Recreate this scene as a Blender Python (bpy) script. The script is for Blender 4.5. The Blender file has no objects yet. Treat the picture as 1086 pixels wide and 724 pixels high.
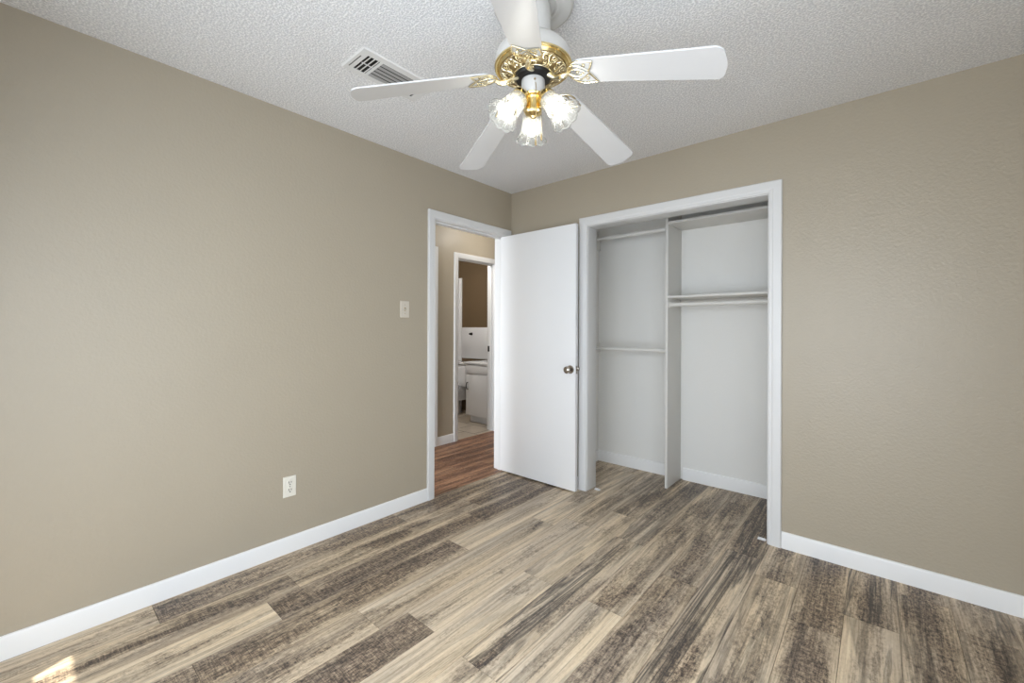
import bpy, bmesh, math, random
from mathutils import Vector, Matrix
random.seed(7)
PI = math.pi
R = math.radians
SC = bpy.context.scene
COL = SC.collection

# ------------------------------------------------------------------ camera, world, daylight, exposure
cam_d = bpy.data.cameras.new('camera')
cam = bpy.data.objects.new('camera', cam_d)
COL.objects.link(cam)
YAW = 0.7126
cam.matrix_world = (Matrix.Translation((2.461, -2.8352, 1.2356)) @ Matrix.Rotation(YAW, 4, 'Z')
                    @ Matrix.Rotation(PI/2, 4, 'X') @ Matrix.Rotation(0.004, 4, 'Z'))
cam_d.sensor_width = 36
cam_d.lens = 448.2/1086*36
cam_d.shift_y = -(362-349.53)/1086
cam_d.clip_start = 0.02
SC.camera = cam

world = bpy.data.worlds.new('sky')
SC.world = world
world.use_nodes = True
world.node_tree.nodes['Background'].inputs[0].default_value = (0.62, 0.78, 1.0, 1)
world.node_tree.nodes['Background'].inputs[1].default_value = 1.2

sun_d = bpy.data.lights.new('sun', 'SUN')
sun = bpy.data.objects.new('sun', sun_d)
COL.objects.link(sun)
sun_d.energy = 7.0
sun_d.color = (1, .95, .86)
sun_d.angle = R(0.55)
sun.rotation_euler = Vector((-0.473, 1.0, -2.90)).to_track_quat('-Z', 'Y').to_euler()

def daylight(name, w, h, power, loc, rz):
    """area lamp in place of sky light, added to fill the rooms"""
    d = bpy.data.lights.new(name, 'AREA')
    o = bpy.data.objects.new(name, d)
    COL.objects.link(o)
    d.shape = 'RECTANGLE'
    d.size, d.size_y = w, h
    d.energy = power*.72
    d.color = (0.89, 0.945, 1.0)
    o.location = loc
    o.rotation_euler = (R(90-18), 0, rz)                # the sky's light comes in slanting down
daylight('rear_window_fill', 1.5, 1.95, 63, (2.20, -3.285, 1.08), 0)       # fill lamp at the right half of the enlarged window behind the camera
daylight('rear_window_fill_b', .85, 1.95, 9, (.90, -3.285, 1.08), 0)      # weaker fill at its left half, to even out the left wall
daylight('side_fill_light', 1.4, 1.9, 20, (2.985, -2.45, 1.08), R(90))   # fill by an added, unseen window right of the camera
daylight('hall_fill_light', .9, 2.0, 120, (-.6, -3.40, 1.2), 0)                  # added fill at the hall's end, left open for it

BULB = 44.0          # radiance of the fan's bulbs
HALL_LAMP = 30.0
BATH_FILL = 150.0
SC.view_settings.view_transform = 'Standard'
SC.view_settings.look = 'None'
SC.view_settings.gamma = 1
SC.view_settings.use_curve_mapping = False
SC.view_settings.exposure = 0.32
SC.cycles.use_denoising = True
SC.cycles.max_bounces = 12
SC.cycles.diffuse_bounces = 6
SC.cycles.transparent_max_bounces = 16
SC.cycles.caustics_reflective = False
SC.cycles.caustics_refractive = False
SC.cycles.sample_clamp_indirect = 6

# ------------------------------------------------------------------ materials
def lin(r, g, b):
    f = lambda c: c/12.92 if c <= .04045 else ((c+.055)/1.055)**2.4
    return (f(r/255), f(g/255), f(b/255), 1)

def new_mat(name):
    m = bpy.data.materials.new(name)
    m.use_nodes = True
    nt = m.node_tree
    return m, nt, nt.nodes['Principled BSDF']

def node(nt, t, **kw):
    n = nt.nodes.new(t)
    for k, v in kw.items():
        if k in n.inputs.keys():
            n.inputs[k].default_value = v
        else:
            setattr(n, k, v)
    return n

def coords(nt, scale=(1, 1, 1)):
    tc = nt.nodes.new('ShaderNodeTexCoord')
    mp = nt.nodes.new('ShaderNodeMapping')
    mp.inputs['Scale'].default_value = scale
    nt.links.new(tc.outputs['Object'], mp.inputs['Vector'])
    return mp.outputs['Vector']

def math_n(nt, op, a, b=None, clamp=False):
    n = nt.nodes.new('ShaderNodeMath')
    n.operation = op
    n.use_clamp = clamp
    for i, v in enumerate((a, b)):
        if v is None:
            continue
        if isinstance(v, (int, float)):
            n.inputs[i].default_value = v
        else:
            nt.links.new(v, n.inputs[i])
    return n.outputs[0]

def mix_c(nt, fac, a, b, mode='MIX'):
    n = nt.nodes.new('ShaderNodeMix')
    n.data_type = 'RGBA'
    n.blend_type = mode
    for i, v in ((0, fac), (6, a), (7, b)):
        if isinstance(v, (int, float, tuple)):
            n.inputs[i].default_value = v
        else:
            nt.links.new(v, n.inputs[i])
    return n.outputs[2]

def noise(nt, vec, scale, detail=2, rough=.5, dist=0):
    n = node(nt, 'ShaderNodeTexNoise')
    n.inputs['Scale'].default_value = scale
    n.inputs['Detail'].default_value = detail
    n.inputs['Roughness'].default_value = rough
    n.inputs['Distortion'].default_value = dist
    nt.links.new(vec, n.inputs['Vector'])
    return n.outputs['Fac']

def ramp(nt, fac, stops):
    n = nt.nodes.new('ShaderNodeValToRGB')
    e = n.color_ramp.elements
    e[0].position, e[0].color = stops[0]
    e[1].position, e[1].color = stops[-1]
    for p, c in stops[1:-1]:
        x = e.new(p)
        x.color = c
    nt.links.new(fac, n.inputs[0])
    return n.outputs[0]

def bump(nt, h, strength, dist, bsdf):
    b = nt.nodes.new('ShaderNodeBump')
    b.inputs['Strength'].default_value = strength
    b.inputs['Distance'].default_value = dist
    nt.links.new(h, b.inputs['Height'])
    nt.links.new(b.outputs[0], bsdf.inputs['Normal'])

def paint(name, col, rough=.4, spec=.5, var=.04, bscale=0, bstr=0, bdist=.002, metal=0):
    m, nt, b = new_mat(name)
    v = coords(nt)
    n = noise(nt, v, 3.0, 3)
    dark = tuple(c*(1-var) for c in col[:3])+(1,)
    lite = tuple(min(1, c*(1+var)) for c in col[:3])+(1,)
    nt.links.new(mix_c(nt, n, dark, lite), b.inputs['Base Color'])
    b.inputs['Roughness'].default_value = rough
    b.inputs['Specular IOR Level'].default_value = spec
    b.inputs['Metallic'].default_value = metal
    if bscale:
        bump(nt, noise(nt, v, bscale, 2, .5), bstr, bdist, b)
    return m

M = {}
M['wall'] = paint('taupe_wall_paint', lin(171, 161, 143), .40, .45, .02, 75, .28, .004)
M['white_wall'] = paint('closet_white_paint', lin(228, 227, 223), .5, .4, .02, 60, .16, .003)
M['trim'] = paint('white_trim_paint', lin(217, 217, 216), .35, .5, .012, 40, .05, .001)
M['baseboard'] = paint('white_baseboard_paint', lin(235, 235, 234), .35, .5, .012, 40, .05, .001)  # trim white, lightened to make up for weak light near the floor
M['door'] = paint('white_door_paint', lin(236, 237, 238), .38, .5, .012, 25, .05, .001)
M['board'] = paint('white_closet_board', lin(218, 216, 211), .45, .4, .02, 40, .06, .001)
M['vent'] = paint('white_enamel', lin(222, 222, 221), .4, .5, .01)
M['louvre'] = paint('grey_louvre_enamel', lin(158, 157, 155), .45, .4, .02)
M['duct'] = paint('dark_duct', lin(38, 37, 36), .7, .2, .1)
M['plastic'] = paint('ivory_plastic', lin(226, 222, 210), .3, .5, .01)
M['switch'] = paint('almond_plastic', lin(206, 198, 184), .3, .5, .01)
M['slot'] = paint('dark_slot', lin(40, 37, 34), .6, .2, .05)
M['nickel'] = paint('brushed_nickel', lin(176, 168, 158), .22, .5, .05, metal=1)
M['brass'] = paint('polished_brass', (.80, .63, .30, 1), .2, .5, .05, metal=1)
M['pale_brass'] = paint('pale_brass', (.84, .75, .52, 1), .26, .5, .05, metal=1)
M['antique'] = paint('antique_brass', (.42, .32, .17, 1), .4, .5, .1, metal=.8)
M['blade'] = paint('white_blade', lin(205, 205, 205), .4, .4, .01)
M['housing'] = paint('white_fan_enamel', lin(200, 198, 193), .3, .5, .01)
M['black'] = paint('black_metal', lin(26, 25, 24), .4, .4, .1)
M['porcelain'] = paint('porcelain', lin(226, 227, 229), .12, .6, .01)
M['cabinet'] = paint('white_cabinet', lin(224, 224, 224), .35, .5, .02)
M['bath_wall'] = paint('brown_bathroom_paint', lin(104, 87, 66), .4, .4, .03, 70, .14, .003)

def ceiling_mat():
    m, nt, b = new_mat('popcorn_ceiling')
    v = coords(nt)
    a = noise(nt, v, 125, 2, .6)
    h = ramp(nt, a, [(.42, (0, 0, 0, 1)), (.62, (1, 1, 1, 1))])
    h2 = noise(nt, v, 260, 2)
    hh = math_n(nt, 'ADD', h, math_n(nt, 'MULTIPLY', h2, .35))
    nt.links.new(mix_c(nt, h, lin(222, 223, 225), lin(255, 255, 255)), b.inputs['Base Color'])  # hollows coloured darker, in place of stronger bump shading
    b.inputs['Roughness'].default_value = .75
    b.inputs['Specular IOR Level'].default_value = .25
    bump(nt, hh, .55, .006, b)
    return m
M['ceiling'] = ceiling_mat()

def plank_mat(name, stops, grey, vein):
    m, nt, b = new_mat(name)
    at = nt.nodes.new('ShaderNodeAttribute')
    at.attribute_name = 'plank'
    sp = nt.nodes.new('ShaderNodeSeparateColor')
    nt.links.new(at.outputs['Color'], sp.inputs[0])
    tone, seed, streak = sp.outputs[0], sp.outputs[1], sp.outputs[2]
    tc = nt.nodes.new('ShaderNodeTexCoord')
    cb = nt.nodes.new('ShaderNodeCombineXYZ')
    nt.links.new(math_n(nt, 'MULTIPLY', seed, 37.0), cb.inputs[0])
    nt.links.new(math_n(nt, 'MULTIPLY', seed, 91.0), cb.inputs[1])
    ad = nt.nodes.new('ShaderNodeVectorMath')
    nt.links.new(tc.outputs['Object'], ad.inputs[0])
    nt.links.new(cb.outputs[0], ad.inputs[1])
    def st(sx, sy):
        mp = nt.nodes.new('ShaderNodeMapping')
        mp.inputs['Scale'].default_value = (sx, sy, 1)
        nt.links.new(ad.outputs[0], mp.inputs['Vector'])
        return mp.outputs['Vector']
    blot = noise(nt, st(6, 1.7), 1.0, 9, .72, 1.0)        # weathered patches, drawn out along the board
    lane = noise(nt, st(14, .8), 1.0, 7, .66, 1.8)        # figure of the wood
    grain = noise(nt, st(150, 3.5), 1.0, 5, .72, .5)      # fine grain
    saw = noise(nt, st(16, 210), 1.0, 4, .7, .5)          # saw marks across the board
    speck = noise(nt, st(100, 42), 1.0, 6, .78)
    sub = lambda n, k: math_n(nt, 'MULTIPLY', math_n(nt, 'SUBTRACT', n, .5), k)
    add = lambda *q: q[0] if len(q) == 1 else math_n(nt, 'ADD', q[0], add(*q[1:]))
    edge = math_n(nt, 'MULTIPLY', math_n(nt, 'ABSOLUTE', math_n(nt, 'SUBTRACT', at.outputs['Alpha'], .5)), 2.0)
    edge = math_n(nt, 'POWER', edge, 2.5)
    # clear wood
    t1 = math_n(nt, 'ADD', add(sub(lane, 1.15), sub(grain, .8), sub(speck, .55), math_n(nt, 'MULTIPLY', tone, .30)), .215, True)
    clear = ramp(nt, t1, stops)
    # weathered wood with pale saw marks across it, down the middle of the board
    t2 = math_n(nt, 'ADD', add(sub(saw, 1.1), sub(speck, 1.9), sub(lane, 1.0), sub(grain, .6)), .77, True)
    worn = ramp(nt, t2, stops)
    mk = math_n(nt, 'ADD', add(sub(blot, 3.0), sub(lane, .8), sub(speck, 1.1), sub(tone, 1.2), math_n(nt, 'MULTIPLY', edge, -.55)), .58, True)
    mk = ramp(nt, mk, [(.15, (0, 0, 0, 1)), (.8, (1, 1, 1, 1))])
    col = mix_c(nt, mk, clear, worn)
    gn = noise(nt, st(6, .9), 1.0, 2)
    gf = ramp(nt, gn, [(.38, (0, 0, 0, 1)), (.60, (.8, .8, .8, 1))])
    col = mix_c(nt, gf, col, mix_c(nt, .8, col, grey, 'MULTIPLY'))
    # charcoal veins on the boards that have them
    wv = noise(nt, st(8, .38), 1.0, 6, .62, 1.5)
    vf = ramp(nt, wv, [(.455, (0, 0, 0, 1)), (.50, (.95, .95, .95, 1)), (.535, (.55, .55, .55, 1)), (.58, (0, 0, 0, 1))])
    vf = math_n(nt, 'MULTIPLY', vf, math_n(nt, 'ADD', .35, math_n(nt, 'MULTIPLY', grain, 1.1)), True)
    col = mix_c(nt, math_n(nt, 'MULTIPLY', vf, math_n(nt, 'ADD', streak, .38, True)), col, vein)
    nt.links.new(col, b.inputs['Base Color'])
    rr = nt.nodes.new('ShaderNodeMapRange')
    rr.inputs['To Min'].default_value, rr.inputs['To Max'].default_value = .36, .56
    nt.links.new(grain, rr.inputs['Value'])
    nt.links.new(rr.outputs[0], b.inputs['Roughness'])
    b.inputs['Specular IOR Level'].default_value = .45
    bump(nt, math_n(nt, 'ADD', grain, math_n(nt, 'MULTIPLY', saw, .6)), .16, .0015, b)
    return m
M['plank'] = plank_mat('weathered_oak_planks',
    [(0.0, lin(242, 224, 195)), (.26, lin(222, 201, 170)), (.52, lin(184, 163, 136)), (.76, lin(130, 112, 94)), (1.0, lin(64, 55, 49))],
    lin(222, 226, 238), lin(58, 54, 52))
M['hall_plank'] = plank_mat('red_brown_planks',
    [(0.0, lin(192, 152, 120)), (.3, lin(166, 125, 96)), (.55, lin(138, 100, 76)), (.8, lin(104, 73, 55)), (1.0, lin(70, 48, 37))],
    lin(235, 235, 235), lin(62, 38, 28))

def tile_mat():
    m, nt, b = new_mat('beige_floor_tile')
    v = coords(nt)
    br = nt.nodes.new('ShaderNodeTexBrick')
    br.offset = .5
    br.inputs['Scale'].default_value = 1
    br.inputs['Brick Width'].default_value = .33
    br.inputs['Row Height'].default_value = .33
    br.inputs['Mortar Size'].default_value = .006
    br.inputs['Color1'].default_value = lin(196, 186, 172)
    br.inputs['Color2'].default_value = lin(180, 168, 152)
    br.inputs['Mortar'].default_value = lin(92, 80, 70)
    nt.links.new(v, br.inputs['Vector'])
    n = noise(nt, v, 9, 4)
    nt.links.new(mix_c(nt, .35, br.outputs[0], mix_c(nt, n, lin(120, 104, 90), lin(235, 230, 222)), 'MULTIPLY'), b.inputs['Base Color'])
    b.inputs['Roughness'].default_value = .35
    return m
M['tile'] = tile_mat()

def glass_shade_mat():
    m, nt, b = new_mat('pressed_glass')
    out = nt.nodes['Material Output']
    nt.nodes.remove(b)
    tr = nt.nodes.new('ShaderNodeBsdfTransparent')
    tr.inputs[0].default_value = (.97, .98, .97, 1)
    tl = nt.nodes.new('ShaderNodeBsdfTranslucent')
    tl.inputs[0].default_value = (.28, .28, .27, 1)
    df = nt.nodes.new('ShaderNodeBsdfDiffuse')
    df.inputs[0].default_value = (.75, .75, .72, 1)
    gl = nt.nodes.new('ShaderNodeBsdfGlossy')
    gl.inputs['Roughness'].default_value = .08
    at = nt.nodes.new('ShaderNodeAttribute')
    at.attribute_name = 'frost'
    lw = nt.nodes.new('ShaderNodeLayerWeight')
    lw.inputs[0].default_value = .35
    a1 = nt.nodes.new('ShaderNodeMixShader')
    a1.inputs[0].default_value = .3
    nt.links.new(tl.outputs[0], a1.inputs[1])
    nt.links.new(df.outputs[0], a1.inputs[2])
    a2 = nt.nodes.new('ShaderNodeMixShader')            # frosted or clear
    nt.links.new(at.outputs['Fac'], a2.inputs[0])
    nt.links.new(tr.outputs[0], a2.inputs[1])
    nt.links.new(a1.outputs[0], a2.inputs[2])
    a3 = nt.nodes.new('ShaderNodeMixShader')
    nt.links.new(math_n(nt, 'MULTIPLY', lw.outputs['Facing'], .45), a3.inputs[0])
    nt.links.new(a2.outputs[0], a3.inputs[1])
    nt.links.new(gl.outputs[0], a3.inputs[2])
    nt.links.new(a3.outputs[0], out.inputs[0])
    return m
M['shade'] = glass_shade_mat()

def emit_mat(name, col, s):
    m, nt, b = new_mat(name)
    b.inputs['Base Color'].default_value = (.9, .9, .88, 1)
    b.inputs['Emission Color'].default_value = col
    b.inputs['Emission Strength'].default_value = s
    return m
M['bulb'] = emit_mat('lit_bulb', (1, .955, .88, 1), BULB)
M['bath_fill'] = emit_mat('bath_fill_glass', (1, .96, .9, 1), BATH_FILL)
M['hall_lamp'] = emit_mat('lit_opal_glass', (1, .95, .88, 1), HALL_LAMP)

def pane_mat():
    m, nt, b = new_mat('window_glass')
    out = nt.nodes['Material Output']
    nt.nodes.remove(b)
    tr = nt.nodes.new('ShaderNodeBsdfTransparent')
    gl = nt.nodes.new('ShaderNodeBsdfGlossy')
    gl.inputs['Roughness'].default_value = .02
    mx = nt.nodes.new('ShaderNodeMixShader')
    mx.inputs[0].default_value = .06
    nt.links.new(tr.outputs[0], mx.inputs[1])
    nt.links.new(gl.outputs[0], mx.inputs[2])
    nt.links.new(mx.outputs[0], out.inputs[0])
    return m
M['pane'] = pane_mat()

# ------------------------------------------------------------------ mesh helpers
def box(bm, x0, x1, y0, y1, z0, z1, bev=0):
    b2 = bmesh.new()
    bmesh.ops.create_cube(b2, size=1)
    for v in b2.verts:
        v.co = Vector((x0+(v.co.x+.5)*(x1-x0), y0+(v.co.y+.5)*(y1-y0), z0+(v.co.z+.5)*(z1-z0)))
    if bev:
        bmesh.ops.bevel(b2, geom=b2.edges[:], offset=bev, segments=2, profile=.5, affect='EDGES')
    join(bm, b2)
    return bm

def join(bm, b2, mtx=None):
    if mtx is not None:
        b2.transform(mtx)
    mp = {}
    for v in b2.verts:
        mp[v] = bm.verts.new(v.co)
    for f in b2.faces:
        try:
            nf = bm.faces.new([mp[v] for v in f.verts])
            nf.smooth = f.smooth
        except ValueError:
            pass
    b2.free()

def lathe(bm, prof, n=48, mtx=None, cap=False):
    b2 = bmesh.new()
    rings = []
    for r, z in prof:
        if r < 1e-6:
            rings.append([b2.verts.new((0, 0, z))])
        else:
            rings.append([b2.verts.new((r*math.cos(2*PI*i/n), r*math.sin(2*PI*i/n), z)) for i in range(n)])
    for a, b in zip(rings, rings[1:]):
        for i in range(n):
            j = (i+1) % n
            if len(a) == 1 and len(b) == 1:
                continue
            if len(a) == 1:
                b2.faces.new((a[0], b[j], b[i]))
            elif len(b) == 1:
                b2.faces.new((a[i], a[j], b[0]))
            else:
                b2.faces.new((a[i], a[j], b[j], b[i]))
    if cap:
        for rg in (rings[0], rings[-1]):
            if len(rg) > 2:
                b2.faces.new(rg)
    bmesh.ops.recalc_face_normals(b2, faces=b2.faces[:])
    join(bm, b2, mtx)
    return bm

def tube(bm, pts, r, n=8, closed=False):
    pts = [Vector(p) for p in pts]
    b2 = bmesh.new()
    m = len(pts)
    prev = None
    rings = []
    for i, p in enumerate(pts):
        a = pts[i-1] if (i or closed) else pts[0]
        c = pts[(i+1) % m] if (i < m-1 or closed) else pts[-1]
        t = (c-a)
        if t.length < 1e-9:
            t = Vector((0, 0, 1))
        t.normalize()
        if prev is None:
            u = t.orthogonal().normalized()
        else:
            u = prev-t*prev.dot(t)
            u = u.normalized() if u.length > 1e-6 else t.orthogonal().normalized()
        prev = u
        w = t.cross(u)
        rr = r[i] if isinstance(r, (list, tuple)) else r
        rings.append([b2.verts.new(p+u*rr*math.cos(2*PI*k/n)+w*rr*math.sin(2*PI*k/n)) for k in range(n)])
    pairs = list(zip(rings, rings[1:]))
    if closed:
        pairs.append((rings[-1], rings[0]))
    for a, b in pairs:
        for k in range(n):
            j = (k+1) % n
            b2.faces.new((a[k], a[j], b[j], b[k]))
    if not closed:
        b2.faces.new(rings[0][::-1])
        b2.faces.new(rings[-1])
    bmesh.ops.recalc_face_normals(b2, faces=b2.faces[:])
    join(bm, b2)
    return bm

def obj(name, bm, mat, parent=None, origin=None, smooth=32):
    """one mesh object; vertices are given in world space and shifted to the thing's origin"""
    if origin is None and parent is not None:
        origin = ORI.get(parent.name)
    bmesh.ops.recalc_face_normals(bm, faces=bm.faces[:])
    if origin is not None:
        bmesh.ops.translate(bm, verts=bm.verts[:], vec=-Vector(origin))
    me = bpy.data.meshes.new(name)
    bm.to_mesh(me)
    bm.free()
    if smooth:
        me.polygons.foreach_set('use_smooth', [True]*len(me.polygons))
        me.set_sharp_from_angle(angle=R(smooth))
    me.materials.append(M[mat])
    o = bpy.data.objects.new(name, me)
    COL.objects.link(o)
    if parent is not None:
        o.parent = parent
        ORI[o.name] = origin
    else:
        if origin is not None:
            o.location = origin
        ORI[o.name] = origin if origin is not None else (0, 0, 0)
    return o
ORI = {}

def thing(name, label, cat, loc, group=None):
    o = bpy.data.objects.new(name, None)
    o.empty_display_size = .05
    COL.objects.link(o)
    o.location = loc
    ORI[o.name] = loc
    return tag(o, label, cat, group)

def tag(o, label, cat, group=None):
    o['label'] = label
    o['category'] = cat
    if group:
        o['group'] = group
    return o

def struct(name, bm, mat, parent=None, smooth=32):
    o = obj(name, bm, mat, parent, smooth=smooth)
    if parent is None:
        o['kind'] = 'structure'
    return o

def dup(o, parent, rotz):
    c = o.copy()
    COL.objects.link(c)
    c.parent = parent
    c.rotation_euler = (0, 0, rotz)
    return c

def B():
    return bmesh.new()

HC = 2.44
WT = .12

# ------------------------------------------------------------------ setting: walls, floors, ceilings
DY0, DY1, DZ = -.860, -.078, 2.045            # bedroom doorway in the left wall
CX0, CX1, CZ = .778, 1.980, 2.030             # closet opening in the back wall
HX = -1.07                                    # hall's far wall
BY0, BY1, BZ = .327, .925, 2.030              # bathroom doorway in that wall

bm = B()
box(bm, -WT, 0, -3.42, DY0, 0, HC)
box(bm, -WT, 0, DY1, 2.6, 0, HC)
box(bm, -WT, 0, DY0, DY1, DZ, HC)
struct('wall_left', bm, 'wall')

bm = B()
box(bm, 0, CX0, 0, WT, 0, HC)
box(bm, CX1, 3.0, 0, WT, 0, HC)
box(bm, CX0, CX1, 0, WT, CZ, HC)
struct('wall_back', bm, 'wall')
RW0, RW1, RZ0, RZ1 = -3.16, -1.74, .12, 2.06   # added, unseen window opening in the right wall, for fill light
bm = B()
box(bm, 3.0, 3.12, -3.42, RW0, 0, HC)
box(bm, 3.0, 3.12, RW1, WT, 0, HC)
box(bm, 3.0, 3.12, RW0, RW1, 0, RZ0)
box(bm, 3.0, 3.12, RW0, RW1, RZ1, HC)
struct('wall_right', bm, 'wall')

WX0, WX1, WZ0, WZ1 = .433, 2.95, .06, 2.09    # window opening behind the camera, enlarged to light the room
bm = B()
box(bm, 0, WX0, -3.42, -3.30, 0, HC)
box(bm, WX1, 3.0, -3.42, -3.30, 0, HC)
box(bm, WX0, WX1, -3.42, -3.30, 0, WZ0)
box(bm, WX0, WX1, -3.42, -3.30, WZ1, HC)
struct('wall_front', bm, 'wall')

# closet shell
bm = B()
box(bm, .45-.10, .45, WT, .755, 0, HC)
struct('wall_closet_side', bm, 'white_wall')
struct('wall_closet_end', box(B(), 2.35, 2.45, WT, .755, 0, HC), 'white_wall')
struct('wall_closet_back', box(B(), .35, 2.45, .755, .875, 0, HC), 'white_wall')
bm = B()                                      # white face of the closet's front wall, seen from inside
box(bm, .45, CX0-.02, WT, WT+.012, 0, HC)
box(bm, CX1+.02, 2.35, WT, WT+.012, 0, HC)
box(bm, CX0-.02, CX1+.02, WT, WT+.012, CZ+.02, HC)
struct('wall_closet_front', bm, 'white_wall')

# hall and bathroom shell
bm = B()
box(bm, HX-WT, HX, -3.42, BY0, 0, HC)
box(bm, HX-WT, HX, BY1, 2.6, 0, HC)
box(bm, HX-WT, HX, BY0, BY1, BZ, HC)
struct('wall_hall', bm, 'wall')
struct('wall_hall_end', box(B(), HX-WT, 0, 2.6, 2.72, 0, HC), 'wall')
BB = 1.60
struct('wall_bathroom_back', box(B(), -3.3, HX-WT, BB, BB+.1, 0, HC), 'bath_wall')
struct('wall_bathroom_side', box(B(), -3.4, -3.3, -.5, BB+.1, 0, HC), 'bath_wall')
struct('wall_bathroom_near', box(B(), -3.4, HX-WT, -.6, -.5, 0, HC), 'bath_wall')
struct('ceiling', box(B(), -WT, 3.12, -3.42, .875, HC, HC+.1), 'ceiling')
struct('ceiling_hall', box(B(), HX-WT, -WT, -3.54, 2.72, HC, HC+.1), 'ceiling')
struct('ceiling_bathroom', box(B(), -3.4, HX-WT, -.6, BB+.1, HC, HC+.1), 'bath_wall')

def plank_floor(name, rows, y0, y1, mat, clipx=None):
    """rows: (x0, x1, [(y_start, tone, streak), ...] from near to far)"""
    bm = B()
    info = []
    g = .0009
    for x0, x1, pl in rows:
        for i, (ys, tone, sk) in enumerate(pl):
            ye = pl[i+1][0] if i+1 < len(pl) else y1
            a, b = max(ys, y0), min(ye, y1)
            if b-a < .002:
                continue
            t = bmesh.new()
            bmesh.ops.create_cube(t, size=1)
            for v in t.verts:
                v.co = Vector((x0+g+(v.co.x+.5)*(x1-x0-2*g), a+g+(v.co.y+.5)*(b-a-2*g), -.004+(v.co.z+.5)*.004))
            n = len(t.faces)
            join(bm, t)
            info += [(tone, random.random(), sk, x0, x1)]*n
    x0 = min(r[0] for r in rows)
    x1 = max(r[1] for r in rows)
    n0 = len(bm.faces)
    box(bm, x0, x1, y0, y1, -.05, -.0035)
    info += [(1.6, .5, 1, x0, x1)]*(len(bm.faces)-n0)
    bm.faces.ensure_lookup_table()
    lay = bm.loops.layers.float_color.new('plank')
    for f, c in zip(bm.faces, info):
        for l in f.loops:
            l[lay] = (c[0], c[1], c[2], (l.vert.co.x-c[3])/(c[4]-c[3]))
    o = obj(name, bm, mat, smooth=0)
    o['kind'] = 'structure'
    return o

L = 1.236
known = {
    1: [(-2.456-L, .35, 0), (-2.456, .72, 0), (-1.22, .62, .1), (.016, .5, 0)],
    2: [(-3.2, .50, .1), (-1.965, .45, 0), (-.73, .72, 0), (.5, .5, 0)],
    3: [(-2.11-L, .16, 0), (-2.11, .70, 0), (-.874, .74, .2), (.36, .4, 0)],
    4: [(-2.425-L, .78, 0), (-2.425, .66, 0), (-1.197, .16, 0), (.035, .45, 0)],
    5: [(-3.1, .5, 0), (-1.87, .22, 0), (-.635, .22, .1), (.6, .4, 0)],
    6: [(-1.733-L, .78, 0), (-1.733, .26, 0), (-.50, .42, 0), (.73, .4, 0)],
    7: [(-2.31, .12, 0), (-1.155, .2, 0), (-.20, .5, .2), (.8, .5, 0)],
    8: [(-1.746-L, .22, .1), (-1.746, .38, 1.0), (-.507, .48, .3), (.73, .4, 0)],
    9: [(-1.143-L, .06, .1), (-1.143, .58, 0), (.09, .55, 0)],
    10: [(-1.95, .66, 0), (-.71, .60, 0), (.50, .5, 0)],
    11: [(-.222-L, .42, 1.0), (-.222, .66, .7), (1.0, .5, 0)],
    12: [(-1.64, .36, .2), (-.40, .44, 0), (.8, .5, 0)],
    13: [(-1.92, .72, 0), (-.68, .70, 0), (.55, .5, 0)],
    14: [(-.49-L, .20, .15), (-.49, .52, .8), (.75, .5, 0)],
    15: [(-1.36, .50, .2), (-.13, .6, 0)],
    16: [(-1.6, .56, .1), (-.30, .5, .4)],
    17: [(-1.1, .5, 0)],
}
rows = []
for k in range(0, 18):
    x0, x1 = .015+.18*(k-1), .015+.18*k
    pl = list(known.get(k, [(-1.5, .55, 0), (-.3, .6, 0)]))
    while pl[0][0] > -3.42:
        pl.insert(0, (pl[0][0]-L, random.uniform(.15, .75), random.choice((0, 0, .5))))
    x0, x1 = max(x0, -.012), min(x1, 3.0)
    if x1-x0 > .005:
        rows.append((x0, x1, pl))
plank_floor('floor', rows, -3.42, .755, 'plank')
rows = []
w = .127
k = 0
x = HX-.02
while x < -.013:
    x1 = min(x+w, -.013)
    y = -3.5-random.random()*.9
    pl = []
    while y < 2.6:
        pl.append((y, random.uniform(.2, .7), random.choice((0, 0, .4))))
        y += random.uniform(.55, .95)
    rows.append((x, x1, pl))
    x += w
plank_floor('floor_hall', rows, -3.42, 2.6, 'hall_plank')
struct('floor_bathroom', box(B(), -3.4, HX-.021, -.6, BB+.1, -.05, .002), 'tile')
bm = B()                                      # bare slab edge under the walls
box(bm, -3.5, 3.2, -3.6, 2.8, -.12, -.051)
struct('floor_slab', bm, 'duct')

# ------------------------------------------------------------------ setting: trim
CAS = [(0, .0), (0, .011), (.006, .014), (.018, .014), (.024, .0165), (.050, .0175), (.062, .0175), (.0665, .014), (.0675, 0)]
def casing(name, plane, a0, a1, zt, face, sgn, wid=.068, z0=0.0):
    """U of mitred trim round an opening; plane 'x' or 'y' at position face, standing out towards sgn"""
    bm = B()
    s = wid/.0675
    st = []
    for u, t in CAS:
        u *= s
        st.append([(a0-u, z0), (a0-u, zt+u), (a1+u, zt+u), (a1+u, z0)])
    vs = []
    for (u, t), row in zip(CAS, st):
        r = []
        for a, z in row:
            p = (face+sgn*t, a, z) if plane == 'x' else (a, face+sgn*t, z)
            r.append(bm.verts.new(p))
        vs.append(r)
    for i in range(len(vs)):
        j = (i+1) % len(vs)
        for k in range(3):
            bm.faces.new((vs[i][k], vs[i][k+1], vs[j][k+1], vs[j][k]))
    bm.faces.new([v[0] for v in vs])
    bm.faces.new([v[3] for v in vs][::-1])
    return struct(name, bm, 'trim', smooth=20)

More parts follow.
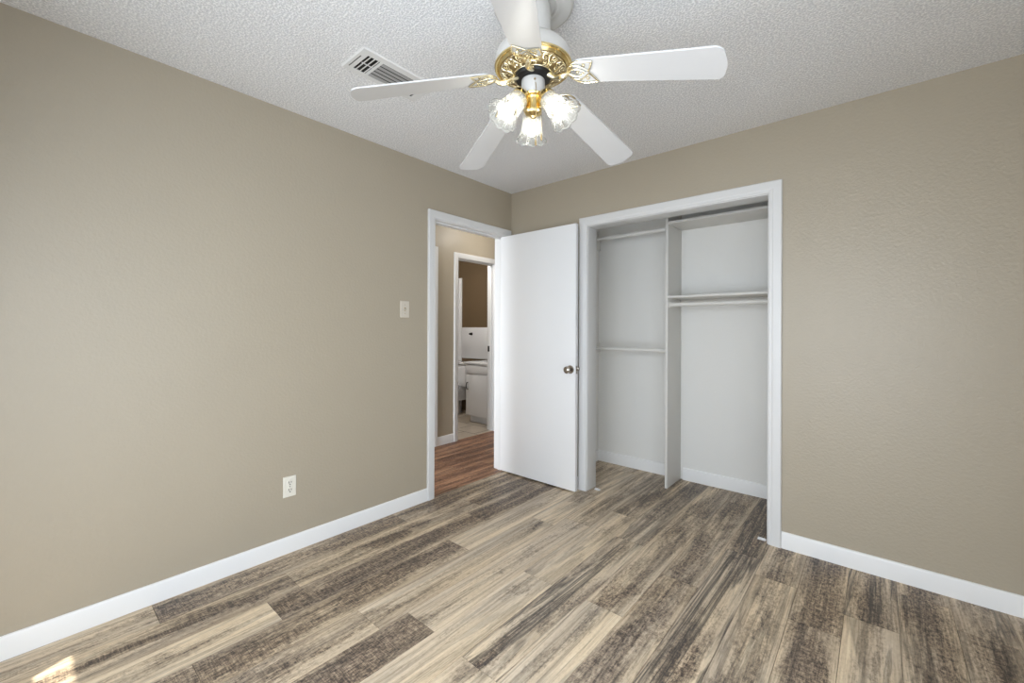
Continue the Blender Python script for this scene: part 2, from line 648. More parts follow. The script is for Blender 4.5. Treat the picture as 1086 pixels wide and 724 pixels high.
casing('trim_1', 'x', DY0-.003, DY1+.003, DZ+.003, 0, 1, .060)          # bedroom doorway, room side
casing('trim_2', 'y', CX0-.003, CX1+.003, CZ+.003, 0, -1, .068)         # closet opening
casing('trim_3', 'x', BY0-.002, BY1+.002, BZ+.002, HX, 1, .057)         # bathroom doorway, hall side
casing('trim_4', 'x', -.86, -.020, BZ+.025, HX, 1, .057)                # next doorway along the hall
casing('trim_5', 'x', DY0-.003, DY1+.003, DZ+.003, -WT, -1, .057)

def jamb_x(name, x0, x1, a0, a1, zt, stop=None):
    bm = B()
    t = .018
    box(bm, x0, x1, a0-t, a0+.001, 0, zt+t, .001)
    box(bm, x0, x1, a1-.001, a1+t, 0, zt+t, .001)
    box(bm, x0, x1, a0, a1, zt-.001, zt+t, .001)
    if stop:
        s0, s1 = stop
        box(bm, s0, s1, a0, a0+.011, 0, zt, .001)
        box(bm, s0, s1, a1-.011, a1, 0, zt, .001)
        box(bm, s0, s1, a0, a1, zt-.011, zt, .001)
    return struct(name, bm, 'trim')
jamb_x('trim_6', -WT-.001, .001, DY0, DY1, DZ, (-.075, -.042))
jt = jamb_x('trim_7', HX-WT-.001, HX+.001, BY0, BY1, BZ, (HX-.075, HX-.042))
obj('strike_plate', box(B(), HX-.112, HX-.084, BY1-.0025, BY1, .965, 1.035, .0006), 'black', jt)
bm = B()                                      # closet opening lining
t = .018
box(bm, CX0-t, CX0+.0015, -.001, WT+.013, 0, CZ+t, .001)
box(bm, CX1-.0015, CX1+t, -.001, WT+.013, 0, CZ+t, .001)
box(bm, CX0, CX1, -.001, WT+.013, CZ-.0015, CZ+t, .001)
struct('trim_8', bm, 'trim')
bm = B()                                      # the shut door filling the next doorway along the hall
box(bm, HX-.05, HX-.012, -.86, -.020, .008, BZ+.02, .002)
struct('door_2', bm, 'door')

def base(name, x0, x1, y0, y1, side, h=.090, t=.012, mat='baseboard'):
    """baseboard with an eased top edge; side tells which way it faces"""
    prof = [(0, 0), (t, 0), (t, h-.012), (t-.0025, h-.004), (t-.006, h), (0, h)]
    bm = B()
    if side in ('+x', '-x'):
        s = 1 if side == '+x' else -1
        ends = [[bm.verts.new((x0+s*a, y, z)) for a, z in prof] for y in (y0, y1)]
    else:
        s = 1 if side == '+y' else -1
        ends = [[bm.verts.new((x, y0+s*a, z)) for a, z in prof] for x in (x0, x1)]
    n = len(prof)
    for i in range(n):
        j = (i+1) % n
        bm.faces.new((ends[0][i], ends[0][j], ends[1][j], ends[1][i]))
    bm.faces.new(ends[0])
    bm.faces.new(ends[1][::-1])
    return struct(name, bm, mat, smooth=20)
base('baseboard_left', 0, 0, -3.30, DY0-.0635, '+x', .089)
base('baseboard_back', CX1+.0715, 3.0, 0, 0, '-y', .093)
base('baseboard_corner', 0.012, CX0-.0715, 0, 0, '-y', .093)
base('baseboard_right', 3.0, 3.0, RW1+.07, -.013, '-x', .09)
base('baseboard_front', 0, WX0-.07, -3.30, -3.30, '+y', .09)
base('baseboard_hall', HX, HX, .040, BY0-.060, '+x', .092)
base('baseboard_hall_far', HX, HX, BY1+.060, 2.6, '+x', .092)
base('baseboard_closet', .45, 1.222, .755, .755, '-y', .098, .016)
base('baseboard_closet_end', 1.246, 2.35, .755, .755, '-y', .098, .016)
base('baseboard_closet_side', .45, .45, WT+.013, .739, '+x', .098, .014)

# window behind the camera: sashes with glazing bars (its top lights throw the patch of sun on the floor)
GX0, GZ1 = .473, 2.05
bm = B()
GX1, GZ0 = 2.91, .12
ys, ye = -3.42, -3.40
box(bm, WX0, GX0, ys, ye, WZ0, WZ1)
box(bm, GX1, WX1, ys, ye, WZ0, WZ1)
box(bm, GX0, GX1, ys, ye, GZ1, WZ1)
box(bm, GX0, GX1, ys, ye, WZ0, GZ0)
win = struct('window_1', bm, 'trim')
bm = B()
for z in (1.695, 1.37, 1.045, .72, .395):
    box(bm, GX0, GX1, ys, ye, z, z+.025)
for x in (1.05, 1.66, 2.27):
    box(bm, x, x+.05, ys, ye, GZ0, GZ1)
obj('glazing_bar', bm, 'trim', win)
obj('pane', box(B(), GX0, GX1, -3.412, -3.408, GZ0, GZ1), 'pane', win)
obj('sill', box(B(), WX0-.04, 2.99, -3.34, -3.288, WZ0-.02, WZ0, .004), 'trim', win)
casing('trim_9', 'y', WX0, WX1, WZ1, -3.30, 1, .06, WZ0)

bm = B()
for a0, a1, c0, c1 in ((RW0, RW0+.05, RZ0, RZ1), (RW1-.05, RW1, RZ0, RZ1), (RW0, RW1, RZ1-.05, RZ1), (RW0, RW1, RZ0, RZ0+.05)):
    box(bm, 3.08, 3.11, a0, a1, c0, c1)
win2 = struct('window_added', bm, 'trim')  # unseen window added to go with the side fill light
obj('glazing_bar', box(B(), 3.082, 3.108, RW0+.05, RW1-.05, 1.10, 1.145), 'trim', win2)
obj('pane', box(B(), 3.093, 3.097, RW0+.05, RW1-.05, RZ0+.05, RZ1-.05), 'pane', win2)
obj('sill', box(B(), 2.988, 3.05, RW0-.04, RW1+.04, RZ0-.02, RZ0, .004), 'trim', win2)
casing('trim_12', 'x', RW0, RW1, RZ1, 3.0, -1, .06, RZ0)

# ------------------------------------------------------------------ bedroom door, standing open against the back wall
DX0, DX1, DF, DT = -.030, .737, -.105, .035
bm = box(B(), DX0, DX1, DF, DF+DT, .012, 2.043, .0018)
door = struct('door_1', bm, 'door')
def knob(name, face, sgn, parent):
    x, z = .692, .934
    prof = [(.0, .0), (.031, 0), (.032, .004), (.028, .009), (.013, .012), (.0115, .030), (.016, .036), (.0245, .041),
            (.0272, .049), (.0258, .057), (.019, .063), (.012, .0655), (.0105, .0635), (.0, .0635)]
    mt = Matrix.Translation((x, face, z)) @ Matrix.Rotation(PI/2 if sgn < 0 else -PI/2, 4, 'X')
    return obj(name, lathe(B(), prof, 32, mt), 'nickel', parent)
k1 = knob('door_knob', DF, -1, door)
k1['label'] = 'round brushed nickel knob'
knob('door_knob', DF+DT, 1, door)
bm = box(B(), DX1-.0005, DX1+.0015, DF+.006, DF+.029, .904, .962, .0005)
obj('latch_plate', bm, 'nickel', door)
bm = B()
lathe(bm, [(.0, .012), (.006, .012), (.0075, .0), (.0075, -.002)], 16,
      Matrix.Translation((DX1+.001, DF+.0175, .933)) @ Matrix.Rotation(PI/2, 4, 'Y'))
obj('latch_bolt', bm, 'nickel', door)
for z in (.20, 1.03, 1.84):
    bm = B()
    lathe(bm, [(.0, .0), (.006, 0), (.006, .09), (.0, .09)], 14, Matrix.Translation((DX0-.004, DF+DT+.006, z)))
    box(bm, DX0-.0015, DX0+.0005, DF+.004, DF+DT+.005, z, z+.09)
    obj('hinge', bm, 'nickel', door)

# ------------------------------------------------------------------ closet fittings
PY0 = .455
bm = box(B(), 1.204, 1.224, PY0, .7545, 0, HC, .0012)
bm2 = bm
o = obj('closet_divider', bm2, 'board', origin=(1.214, .6, 0))
tag(o, 'tall white upright board dividing the closet in two', 'closet partition')

def shelf(z, label, cleat=True):
    t = thing('closet_shelf', label, 'shelf', (1.79, .605, z), 'shelves in the closet')
    obj('board', box(B(), 1.2245, 2.3495, PY0, .7545, z-.018, z, .0015), 'board', t)
    if cleat:
        obj('cleat', box(B(), 1.2245, 2.3495, .7365, .7545, z-.058, z-.0185, .001), 'board', t)
    else:                                             # the upper board is let into the upright and end wall
        obj('nosing', box(B(), 1.2245, 2.3495, PY0-.003, PY0-.0002, z-.019, z+.001, .0006), 'board', t)
    return t
shelf(2.083, 'upper white closet shelf high up under the header, with no rod below it', False)
shelf(1.505, 'lower white closet shelf with a hanging rod right beneath it')

def rod(x0, x1, y, z, label, cleat=False, rr=.0165):
    t = thing('closet_rod', label, 'closet rod', ((x0+x1)/2, y, z), 'hanging rods in the closet')
    obj('pole', tube(B(), [(x0+.001, y, z), (x1-.001, y, z)], rr, 20), 'board', t)
    for xa, s in ((x0, 1), (x1, -1)):
        prof = [(.0, 0), (.027, 0), (.027, .004), (.0215, .006), (.0205, .016), (.0172, .016), (.0172, .005), (.0, .005)]
        obj('socket', lathe(B(), prof, 24, Matrix.Translation((xa, y, z)) @ Matrix.Rotation(s*PI/2, 4, 'Y')), 'board', t)
    return t
rod(.4695, 1.204, .50, 2.040, 'upper of the two white rods in the narrow half of the closet')
rod(.4695, 1.204, .50, 1.075, 'lower white rod at waist height in the narrow half of the closet')
rod(1.224, 2.35, .49, 1.436, 'white rod hung just under the closet shelf in the wide half')
for z, lb in ((2.040, 'white cleat board on the closet end wall behind the upper rod'),
              (1.075, 'white cleat board on the closet end wall behind the lower rod')):
    o = obj('wall_cleat', box(B(), .4505, .469, WT+.02, .754, z-.05, z+.035, .0015), 'board', origin=(.46, .5, z))
    tag(o, lb, 'cleat')

def guide(x, y, s, label):
    t = thing('sliding_door_guide', label, 'door guide', (x, y, 0), 'closet door guides on the floor')
    bm = B()
    box(bm, x-.022, x+.022, y-.012, y+.012, .0003, .003, .0008)
    obj('base_plate', bm, 'vent', t)
    bm = B()
    box(bm, x-.020, x+.020, y-.0015, y+.0015, .003, .012, .0006)
    obj('fin', bm, 'vent', t)
guide(.826, .075, 1, 'small metal door guide on the floor at the closet jamb beside the open door')
guide(1.948, .028, 1, 'small metal door guide on the floor at the closet jamb away from the open door')

# ------------------------------------------------------------------ ceiling fan
FC = Vector((1.498, -1.607, HC))
fan = thing('ceiling_fan', 'white five-blade ceiling fan with brass fretwork and three lit glass shades', 'ceiling fan', tuple(FC))
FX = Matrix.Translation((FC.x, FC.y, 0))
def flathe(name, prof, mat, n=56, parent=None):
    return obj(name, lathe(B(), prof, n, FX), mat, parent or fan)

can = flathe('canopy', [(0, 2.4395), (.146, 2.4395), (.148, 2.434), (.146, 2.424), (.138, 2.419), (.128, 2.419), (.110, 2.423),
                        (.098, 2.421), (.088, 2.417), (.084, 2.420), (.082, 2.428), (.060, 2.430), (0, 2.430)], 'housing')
flathe('neck', [(0, 2.429), (.058, 2.429), (.064, 2.42), (.064, 2.33), (.060, 2.30), (.050, 2.287), (.0, 2.287)], 'housing')
flathe('motor_housing', [(0, 2.288), (.055, 2.287), (.090, 2.281), (.118, 2.268), (.134, 2.250), (.140, 2.228), (.1405, 2.206),
                         (.139, 2.200), (.060, 2.196), (0, 2.196)], 'housing', 72)
ring = flathe('motor_ring', [(.1400, 2.206), (.1425, 2.203), (.1425, 2.198), (.139, 2.1945), (.134, 2.1955), (.1325, 2.199), (.129, 2.1945), (.124, 2.189),
                             (.121, 2.190), (.119, 2.1945), (.140, 2.2005)], 'brass', 72)
flathe('vent_plate', [(.122, 2.194), (.100, 2.186), (.080, 2.178), (.060, 2.172), (.0, 2.172), (0, 2.176), (.122, 2.196)], 'antique', 64)

# scrollwork: ten repeats of paired spirals round the underside of the motor
def cone_z(r):
    return 2.191-(.124-r)*.42
bm = B()
NS = 10
for i in range(NS):
    a0 = 2*PI*(i+.5)/NS
    for s in (1, -1):
        for (rc, da, rad, turns, ph) in ((.108, .16, .0135, 1.6, .4), (.088, .13, .0095, 1.4, 2.6)):
            pts = []
            for q in range(26):
                f = q/25
                th = s*(ph+turns*2*PI*f)
                rr = rad*(1-.78*f)
                r = rc+rr*math.cos(th)
                a = a0+s*da+rr*math.sin(th)/rc
                pts.append((FC.x+r*math.cos(a), FC.y+r*math.sin(a), cone_z(r)-.0035))
            tube(bm, pts, .0019, 6)
    # leaf stem between the pair
    pts = []
    for q in range(9):
        f = q/8
        r = .074+f*.047
        a = a0+.05*math.sin(f*PI*2)
        pts.append((FC.x+r*math.cos(a), FC.y+r*math.sin(a), cone_z(r)-.004))
    tube(bm, pts, [.0018+.002*math.sin(q/8*PI) for q in range(9)], 6)
for rr_, tr in ((.1195, .002), (.0745, .0024)):
    tube(bm, [(FC.x+rr_*math.cos(2*PI*q/60), FC.y+rr_*math.sin(2*PI*q/60), cone_z(rr_)-.003) for q in range(60)], tr, 6, True)
obj('scrollwork', bm, 'pale_brass', fan)
flathe('flywheel', [(0, 2.172), (.066, 2.172), (.068, 2.166), (.064, 2.159), (.050, 2.155), (.0, 2.155)], 'black', 48)

# blades with their irons
TH = .2436
RT, ZT, DROOP, PIT = .6341, 2.0392, .2207, .2033
def bpt(r, w, dz=0):
    z = ZT+DROOP*(RT-r)-w*math.sin(PIT)+dz
    return Vector((FC.x+r, FC.y+w*math.cos(PIT), z))
def blade_mesh():
    out = []
    def hw(r):
        return .0519+(.0651-.0519)*(r-.2)/(RT-.2)
    r0, rc = .166, .030
    # root end, gently rounded
    for i in range(9):
        a = PI+PI/2*(1-i/8)-PI/2
        out.append((r0+.028+.028*math.cos(PI-PI/2*i/8), hw(r0)*(1-.42*(1-math.sin(PI/2*i/8)))))
    for i in range(1, 8):
        r = r0+.028+(RT-rc-r0-.028)*i/8
        out.append((r, hw(r)))
    for i in range(9):
        a = PI/2*(1-i/8)
        out.append((RT-rc+rc*math.cos(a)-.004*(1-i/8)*0, hw(RT)-rc+rc*math.sin(a)))
    # shallow curve across the tip
    out.append((RT+.004, (hw(RT)-rc)*.55))
    out.append((RT+.006, 0))
    full = out+[(r, -w) for r, w in out[::-1] if w > 0]
    bm = B()
    th = .0055
    lo = [bm.verts.new(bpt(r, w)) for r, w in full]
    hi = [bm.verts.new(bpt(r, w, th)) for r, w in full]
    n = len(full)
    bm.faces.new(lo)
    bm.faces.new(hi[::-1])
    for i in range(n):
        j = (i+1) % n
        bm.faces.new((lo[i], hi[i], hi[j], lo[j]))
    return bm
def iron_mesh():
    bm = B()
    # curved arm from the flywheel to the leaf
    pts = []
    A, D = Vector((FC.x+.060, FC.y, 2.163)), bpt(.140, 0, -.008)
    for i in range(13):
        f = i/12
        p = A.lerp(D, f)
        p.z += -.012*math.sin(f*PI)
        p.y += .006*math.sin(f*2*PI)
        pts.append(p)
    tube(bm, pts, [.0065+.0035*abs(math.cos(i/12*PI*1.5)) for i in range(13)], 10)
    def line(pl, r=.0026, close=False):
        # smooth the hand-set points
        P = [Vector((a, b, 0)) for a, b in pl]
        out = []
        for i in range(len(P)-1):
            p0, p1, p2, p3 = P[max(i-1, 0)], P[i], P[i+1], P[min(i+2, len(P)-1)]
            for q in range(7):
                t = q/7
                out.append(.5*((2*p1)+(-p0+p2)*t+(2*p0-5*p1+4*p2-p3)*t*t+(-p0+3*p1-3*p2+p3)*t**3))
        out.append(P[-1])
        tube(bm, [bpt(v.x, v.y, -.0035) for v in out], r, 8)
    for s in (1, -1):
        line([(.134, 0), (.142, s*.022), (.163, s*.043), (.190, s*.050), (.232, s*.045)], .0031)      # outer edge of petal
        line([(.232, s*.045), (.222, s*.024), (.211, s*.004)], .0031)                                  # notch
        line([(.150, s*.030), (.176, s*.032), (.205, s*.010), (.211, s*.002)], .0022)
        line([(.134, 0), (.150, s*.013), (.172, s*.015), (.196, 0)], .0022)                            # inner leaf
    for (r, w) in ((.170, .0), (.200, .030), (.200, -.030)):
        lathe(bm, [(0, -.0075), (.004, -.0065), (.0055, -.003), (.0055, .001), (0, .001)], 12, Matrix.Translation(bpt(r, w, 0)))
    return bm
blade0 = obj('blade', blade_mesh(), 'blade', fan)
iron0 = obj('blade_iron', iron_mesh(), 'pale_brass', blade0)
blade0.rotation_euler = (0, 0, TH)
for k in range(1, 5):
    b = dup(blade0, fan, TH+k*2*PI/5)
    c = iron0.copy()
    COL.objects.link(c)
    c.parent = b

# switch housing, light fitter, arms
flathe('switch_housing', [(0, 2.158), (.036, 2.157), (.0425, 2.152), (.0435, 2.142), (.0435, 2.106), (.041, 2.098), (.030, 2.094), (0, 2.094)], 'housing', 40)
bm = lathe(B(), [(0, 2.0975), (.041, 2.0975), (.043, 2.094), (.041, 2.089), (.033, 2.086), (.029, 2.080), (.0285, 2.050), (.031, 2.044),
                 (.0315, 2.036), (.028, 2.030), (.018, 2.025), (.010, 2.021), (.007, 2.014), (.0, 2.011)], 40, FX)
fit = obj('light_fitter', bm, 'brass', fan)
CA = YAW-PI/2+PI                 # the third light points away from the camera's corner
P0 = Vector((.052, 0, 2.078))    # neck of the shade
P1 = Vector((.130, 0, 1.991))
ax = (P1-P0).normalized()
LEN = (P1-P0).length
def light_frame():
    z = ax
    y = Vector((0, 1, 0))
    x = y.cross(z)
    m = Matrix((x, y, z)).transposed().to_4x4()
    m.translation = P0
    return FX @ m
LF = light_frame()
bm = lathe(B(), [(0, -.034), (.012, -.034), (.017, -.026), (.022, -.018), (.0285, -.012), (.0325, -.006), (.0335, .004), (.0345, .006), (.0345, .010),
                 (.032, .010), (.0315, .004), (.020, -.004), (0, -.004)], 32, LF)
for i in range(3):
    a = 2*PI*i/3
    p = LF @ Vector((.0335*math.cos(a), .0335*math.sin(a), .005))
    q = LF @ Vector((.0405*math.cos(a), .0405*math.sin(a), .005))
    tube(bm, [p, q], .0022, 8)
sock0 = obj('socket_cup', bm, 'brass', fan)

def shade_mesh():
    N, K = 120, 26
    lobes = 10
    bm = B()
    fr = bm.loops.layers.float_color.new('frost')
    def prof(s):
        # tulip bell: narrow neck, nearly straight body, flaring lip
        return .0290+.0045*min(1, s/.12)+.0125*s**1.3+.0165*max(0, (s-.62)/.38)**1.8
    for side, off in ((0, 0), (1, -.0022)):
        rings = []
        for j in range(K+1):
            s = j/K
            ring_ = []
            for i in range(N):
                a = 2*PI*i/N
                lob = abs(math.cos(a*lobes/2))
                e = max(0, (s-.45)/.55)
                r = prof(s)+off+.0022*e*(lob-.5)
                r += .0006*math.cos(a*lobes*3)*e
                ln = LEN*s+ .0065*e**3*(lob-.55)
                ring_.append(bm.verts.new(LF @ Vector((r*math.cos(a), r*math.sin(a), ln))))
            rings.append(ring_)
        for j in range(K):
            for i in range(N):
                n2 = (i+1) % N
                f = bm.faces.new((rings[j][i], rings[j][n2], rings[j+1][n2], rings[j+1][i]))
                s = (j+.5)/K
                a = 2*PI*(i+.5)/N
                base_ = .50*max(0, 1-s*1.25)+.07
                # pressed petals and lines
                pet = abs(math.cos(a*lobes/2))
                v = base_
                if s > .38:
                    q = (s-.38)/.62
                    arc = abs(pet-(.95-.75*q))
                    if arc < .07:
                        v += .55
                    arc2 = abs(pet-(.62-.75*(1-q)))
                    if arc2 < .05 and q > .35:
                        v += .45
                if s > .955:
                    v = .85
                for l in f.loops:
                    l[fr] = (v, v, v, 1)
        if side == 0:
            outer = rings
        else:
            for i in range(N):
                n2 = (i+1) % N
                f = bm.faces.new((outer[-1][i], outer[-1][n2], rings[-1][n2], rings[-1][i]))
                for l in f.loops:
                    l[fr] = (.9, .9, .9, 1)
    return bm
shade0 = obj('lamp_shade', shade_mesh(), 'shade', fan, smooth=60)
BULB_PROFILE = ([(0, .100), (.008, .0985), (.0155, .0935), (.0198, .085), (.0205, .077), (.0185, .067), (.014, .057), (.0118, .050), (.0118, .046), (0, .046)])
bm = lathe(B(), [(0, .0465), (.0122, .0465), (.0125, .020), (.0125, .004), (0, .004)], 24, LF)
neck0 = obj('bulb_neck', bm, 'porcelain', fan)
bm = lathe(B(), BULB_PROFILE, 28, LF)
bulb0 = obj('light_bulb', bm, 'bulb', fan)
bulb0['label'] = 'lit frosted bulb'
for o in (sock0, shade0, neck0, bulb0):
    o.rotation_euler = (0, 0, CA)
    for k in (1, 2):
        dup(o, fan, CA+k*2*PI/3)

a_ = YAW-PI/2+.10
bm = lathe(B(), [(0, .002), (.0035, .0018), (.0042, .0), (.0042, -.002)], 14,
           Matrix.Translation((FC.x+.0436*math.cos(a_), FC.y+.0436*math.sin(a_), 2.136)) @ Matrix.Rotation(a_, 4, 'Z') @ Matrix.Rotation(PI/2, 4, 'Y'))
obj('reverse_switch', bm, 'antique', fan)
# pull chains
for k, (da, zend) in enumerate(((.12, 1.906), (2.4, 1.96))):
    a = YAW-PI/2+da
    x, y = FC.x+.046*math.cos(a), FC.y+.046*math.sin(a)
    bm = B()
    tube(bm, [(FC.x+.040*math.cos(a), FC.y+.040*math.sin(a), 2.122), (x+.002, y, 2.121), (x+.003, y, 2.110), (x+.003, y, zend)], .0011, 6)
    z = 2.105
    while z > zend:
        lathe(bm, [(0, .0015), (.0012, .0010), (.0015, 0), (.0012, -.0010), (0, -.0015)], 6, Matrix.Translation((x+.003, y, z)))
        z -= .0042
    ch = obj('pull_chain', bm, 'antique', fan)
    bm = lathe(B(), [(0, .010), (.002, .010), (.0035, .004), (.0042, -.004), (.003, -.012), (0, -.014)], 14, Matrix.Translation((x+.003, y, zend)))
    obj('pull_knob', bm, 'antique', ch)

# ------------------------------------------------------------------ ceiling air vent
VX0, VX1, VY0, VY1 = .603, .807, -1.891, -1.487
vent = thing('air_vent', 'white metal ceiling register with dark louvres near the fan', 'air vent', ((VX0+VX1)/2, (VY0+VY1)/2, HC))
ix0, ix1, iy0, iy1 = .636, .768, -1.848, -1.530
bm = B()
zf0, zf1 = HC-.006, HC-.0005
bm2 = bmesh.new()
o_lo = [bm2.verts.new(p) for p in ((VX0+.006, VY0+.006, zf0), (VX1-.006, VY0+.006, zf0), (VX1-.006, VY1-.006, zf0), (VX0+.006, VY1-.006, zf0))]
o_hi = [bm2.verts.new(p) for p in ((VX0, VY0, zf1), (VX1, VY0, zf1), (VX1, VY1, zf1), (VX0, VY1, zf1))]
i_lo = [bm2.verts.new(p) for p in ((ix0, iy0, zf0), (ix1, iy0, zf0), (ix1, iy1, zf0), (ix0, iy1, zf0))]
i_hi = [bm2.verts.new(p) for p in ((ix0, iy0, zf1), (ix1, iy0, zf1), (ix1, iy1, zf1), (ix0, iy1, zf1))]
for q in range(4):
    p = (q+1) % 4
    bm2.faces.new((o_lo[q], o_lo[p], o_hi[p], o_hi[q]))
    bm2.faces.new((o_lo[q], i_lo[q], i_lo[p], o_lo[p]))
    bm2.faces.new((i_lo[q], i_hi[q], i_hi[p], i_lo[p]))
join(bm, bm2)
for yy in (iy0+.068, iy1-.068):
    box(bm, ix0, ix1, yy-.006, yy+.006, zf0, zf1)
obj('frame', bm, 'vent', vent, smooth=20)
obj('duct_opening', box(B(), ix0-.004, ix1+.004, iy0-.004, iy1+.004, HC-.0018, HC-.0006), 'duct', vent)  # flat dark plate painted as the shaded hollow of the duct
for xq in range(5):                                   # middle bank of louvres
    xx = ix0+.013+xq*.0262
    bm = B()
    t = bmesh.new()
    bmesh.ops.create_cube(t, size=1)
    for v in t.verts:
        v.co = Vector((v.co.x*.0150, v.co.y*(iy1-iy0-.148), v.co.z*.0012))
    join(bm, t, Matrix.Translation((xx, (iy0+iy1)/2, HC-.0045)) @ Matrix.Rotation(R(-12), 4, 'Y'))
    obj('louvre', bm, 'louvre', vent)
for yc in (iy0+.034, iy1-.034):                       # end banks: cross bars
    for q in (-1, 0, 1):
        bm = B()
        t = bmesh.new()
        bmesh.ops.create_cube(t, size=1)
        for v in t.verts:
            v.co = Vector((v.co.x*(ix1-ix0), v.co.y*.007, v.co.z*.0012))
        join(bm, t, Matrix.Translation(((ix0+ix1)/2, yc+q*.020, HC-.0045)) @ Matrix.Rotation(R(15), 4, 'X'))
        obj('louvre', bm, 'vent', vent)
    obj('stay_bar', box(B(), (ix0+ix1)/2-.0025, (ix0+ix1)/2+.0025, yc-.028, yc+.028, HC-.0045, HC-.003), 'vent', vent)
obj('damper_slot', box(B(), ix0+.004, ix1-.022, VY0+.0195, VY0+.0235, zf0-.0003, zf0+.001), 'slot', vent)

# ------------------------------------------------------------------ wall plates
def plate(bm, y, z, w=.070, h=.115, t=.0055):
    t2 = bmesh.new()
    bmesh.ops.create_cube(t2, size=1)
    for v in t2.verts:
        f = 1.0 if v.co.x < 0 else .90
        fz = 1.0 if v.co.x < 0 else .94
        v.co = Vector(((v.co.x+.5)*t, y+v.co.y*w*f, z+v.co.z*h*fz))
    bmesh.ops.bevel(t2, geom=t2.edges[:], offset=.0012, segments=2, affect='EDGES')
    join(bm, t2)
    return bm
RY = Matrix.Rotation(PI/2, 4, 'Y')
oy, oz = -1.867, .3635
ol = thing('wall_outlet', 'white duplex power outlet low on the taupe wall', 'power outlet', (0, oy, oz))
obj('cover_plate', plate(B(), oy, oz), 'plastic', ol)
for dz in (.0205, -.0205):
    bm = B()
    pr = [(.0, .0075), (.0155, .0075), (.0168, .0065), (.0172, .004)]
    lathe(bm, pr, 28, Matrix.Translation((0, oy, oz+dz)) @ RY)
    rc = obj('receptacle', bm, 'plastic', ol)
    bm = B()
    box(bm, .0070, .0078, oy-.0078, oy-.0048, oz+dz-.001, oz+dz+.010)
    box(bm, .0070, .0078, oy+.0048, oy+.0078, oz+dz+.000, oz+dz+.009)
    lathe(bm, [(0, .0078), (.0034, .0078), (.0034, .007)], 12, Matrix.Translation((0, oy, oz+dz-.0075)) @ RY)
    obj('slots', bm, 'slot', rc)
obj('screw', lathe(B(), [(0, .0068), (.0022, .0066), (.003, .0055), (.003, .004)], 14, Matrix.Translation((0, oy, oz)) @ RY), 'nickel', ol)

sy, sz = -1.1185, 1.3735
sw = thing('light_switch', 'almond toggle light switch on the taupe wall near the doorway', 'light switch', (0, sy, sz))
obj('cover_plate', plate(B(), sy, sz, .073, .116), 'switch', sw)
bm = B()
box(bm, .004, .0062, sy-.006, sy+.006, sz-.0125, sz+.0125, .0006)
obj('toggle_collar', bm, 'antique', sw)
bm = B()
t2 = bmesh.new()
bmesh.ops.create_cube(t2, size=1)
for v in t2.verts:
    v.co = Vector((v.co.x*.016, v.co.y*.0085, v.co.z*(.009 if v.co.x > 0 else .013)))
bmesh.ops.bevel(t2, geom=t2.edges[:], offset=.001, segments=2, affect='EDGES')
join(bm, t2, Matrix.Translation((.011, sy, sz-.003)) @ Matrix.Rotation(R(28), 4, 'Y'))
obj('toggle', bm, 'switch', sw)
for dz in (.030, -.030):
    obj('screw', lathe(B(), [(0, .0066), (.0022, .0064), (.003, .0055), (.003, .004)], 14, Matrix.Translation((0, sy, sz+dz)) @ RY), 'antique', sw)

# ------------------------------------------------------------------ hall ceiling lamp (lights the hall, mirrored in its wall paint)
hl = thing('hall_ceiling_lamp', 'round flush lamp with opal glass on the hall ceiling', 'ceiling lamp', (-.57, .60, HC))
HXm = Matrix.Translation((-.57, .60, 0))
obj('base_pan', lathe(B(), [(0, 2.4395), (.115, 2.4395), (.118, 2.43), (.112, 2.418), (0, 2.418)], 36, HXm), 'nickel', hl)
obj('glass_bowl', lathe(B(), [(.106, 2.4175), (.104, 2.40), (.092, 2.375), (.065, 2.352), (.03, 2.342), (0, 2.340)], 36, HXm), 'hall_lamp', hl)

bl = thing('bathroom_fill_lamp', 'added flush lamp on the bathroom ceiling, unseen, lighting the vanity', 'ceiling lamp', (-1.9, .45, HC))  # unseen lamp added to brighten the otherwise unlit bathroom
BXm = Matrix.Translation((-1.9, .45, 0))
obj('base_pan', lathe(B(), [(0, 2.4395), (.115, 2.4395), (.118, 2.43), (.112, 2.418), (0, 2.418)], 36, BXm), 'nickel', bl)
obj('glass_bowl', lathe(B(), [(.106, 2.4175), (.104, 2.40), (.092, 2.375), (.065, 2.352), (.03, 2.342), (0, 2.340)], 36, BXm), 'bath_fill', bl)

# ------------------------------------------------------------------ bathroom, seen through two doorways
vn = thing('bathroom_vanity', 'white vanity cabinet with a black pull, seen through the two doorways', 'vanity cabinet', (-1.45, 1.32, 0))
vx0, vx1, vy0, vy1 = -1.706, HX-WT-.002, 1.055, BB-.002
bm = B()
box(bm, vx0, vx1, vy0, vy1, .095, .775, .002)
box(bm, vx0+.02, vx1, vy0+.06, vy1, .003, .096)
obj('body', bm, 'cabinet', vn)
bm = B()
box(bm, vx0-.022, vx1, vy0-.025, vy1, .776, .806, .004)
ct = obj('countertop', bm, 'porcelain', vn)
bm = lathe(B(), [(.20, .8085), (.19, .8105), (.175, .808), (.15, .78), (.08, .777)], 36, Matrix.Translation((-1.45, 1.33, 0)) @ Matrix.Scale(.75, 4, (0, 1, 0)))
obj('basin_rim', bm, 'porcelain', ct)
dr = obj('drawer_front', box(B(), vx0+.012, vx1-.012, vy0-.018, vy0, .655, .762, .003), 'cabinet', vn)
dd = obj('cabinet_door', box(B(), vx0+.012, vx1-.012, vy0-.018, vy0, .105, .640, .003), 'cabinet', vn)
bm = B()
tube(bm, [(vx0+.050, vy0-.018, .445), (vx0+.046, vy0-.038, .452), (vx0+.043, vy0-.045, .49), (vx0+.046, vy0-.038, .528), (vx0+.050, vy0-.018, .535)], .0065, 10)
h = obj('pull_handle', bm, 'black', dd)
h['label'] = 'black bow pull'

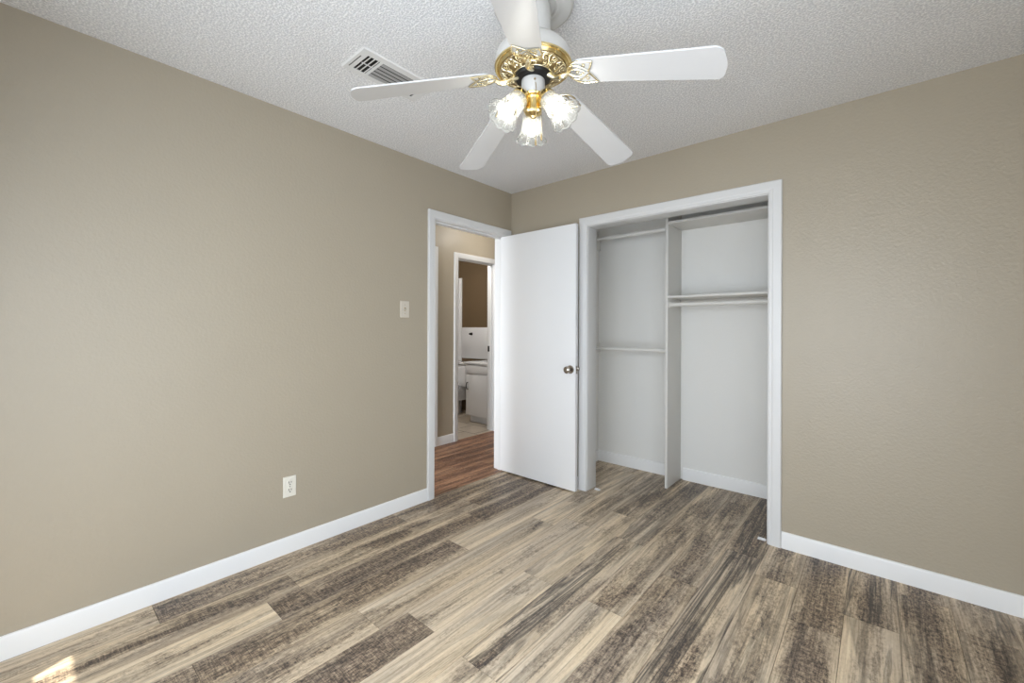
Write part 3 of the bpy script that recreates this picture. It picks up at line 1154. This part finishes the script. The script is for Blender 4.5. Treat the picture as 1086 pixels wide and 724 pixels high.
bm = B()
box(bm, -2.385, HX-WT, BB-.012, BB-.0005, .80, 1.268, .003)
wp = struct('trim_10', bm, 'porcelain')                      # white splash panel behind vanity and toilet
bm = B()
box(bm, -3.29, -2.388, BB-.014, BB-.0005, .0, 2.03, .004)
struct('trim_11', bm, 'porcelain')                           # shower surround panel
o = obj('wall_hook', lathe(B(), [(0, 0), (.022, 0), (.022, .005), (.009, .008), (.008, .028), (.016, .034), (.016, .040), (0, .042)], 20,
        Matrix.Translation((-2.165, BB-.0125, 1.17)) @ Matrix.Rotation(PI/2, 4, 'X')), 'black', origin=(-2.165, BB-.0125, 1.17))
tag(o, 'small dark round hook on the white panel above the vanity', 'hook')
sr = thing('shower_rod', 'black shower rod end high on the bathroom wall', 'shower rod', (-2.50, BB-.015, 2.0))
obj('rod', tube(B(), [(-2.50, BB-.02, 2.0), (-2.50, -.498, 2.0)], .0125, 14), 'black', sr)
obj('flange', lathe(B(), [(0, 0), (.034, 0), (.034, .008), (.016, .018), (0, .018)], 20, Matrix.Translation((-2.50, BB-.0145, 2.0)) @ Matrix.Rotation(PI/2, 4, 'X')), 'black', sr)

tx = -2.285
tl = thing('toilet', 'white toilet beside the vanity, half hidden by the door frame', 'toilet', (tx, 1.25, 0))
bm = B()
box(bm, tx-.205, tx+.205, 1.385, 1.572, .395, .715, .018)
obj('tank', bm, 'porcelain', tl)
obj('tank_lid', box(B(), tx-.215, tx+.215, 1.372, 1.578, .716, .748, .010), 'porcelain', tl)
def oval(bm, secs, n=36):
    rings = []
    for z, cy, rx, ry in secs:
        rings.append([bm.verts.new((tx+rx*math.cos(2*PI*i/n), cy+ry*math.sin(2*PI*i/n), z)) for i in range(n)])
    for a, b in zip(rings, rings[1:]):
        for i in range(n):
            j = (i+1) % n
            bm.faces.new((a[i], a[j], b[j], b[i]))
    bm.faces.new(rings[0][::-1])
    bm.faces.new(rings[-1])
    return bm
obj('bowl', oval(B(), [(.003, 1.22, .125, .27), (.03, 1.22, .118, .262), (.12, 1.22, .100, .235), (.20, 1.19, .115, .25), (.28, 1.14, .155, .265), (.35, 1.12, .180, .275), (.388, 1.12, .186, .28)]), 'porcelain', tl, smooth=50)
obj('pedestal_back', box(B(), tx-.10, tx+.10, 1.30, 1.56, .18, .394, .03), 'porcelain', tl)
obj('seat', oval(B(), [(.389, 1.12, .188, .285), (.400, 1.12, .192, .29), (.410, 1.12, .188, .286)]), 'porcelain', tl)
obj('lid', oval(B(), [(.411, 1.125, .186, .282), (.424, 1.125, .188, .284), (.432, 1.125, .170, .266)]), 'porcelain', tl)
bm = tube(B(), [(tx-.15, 1.384, .66), (tx-.15, 1.365, .66), (tx-.09, 1.362, .655)], .006, 10)
obj('flush_lever', bm, 'nickel', tl)
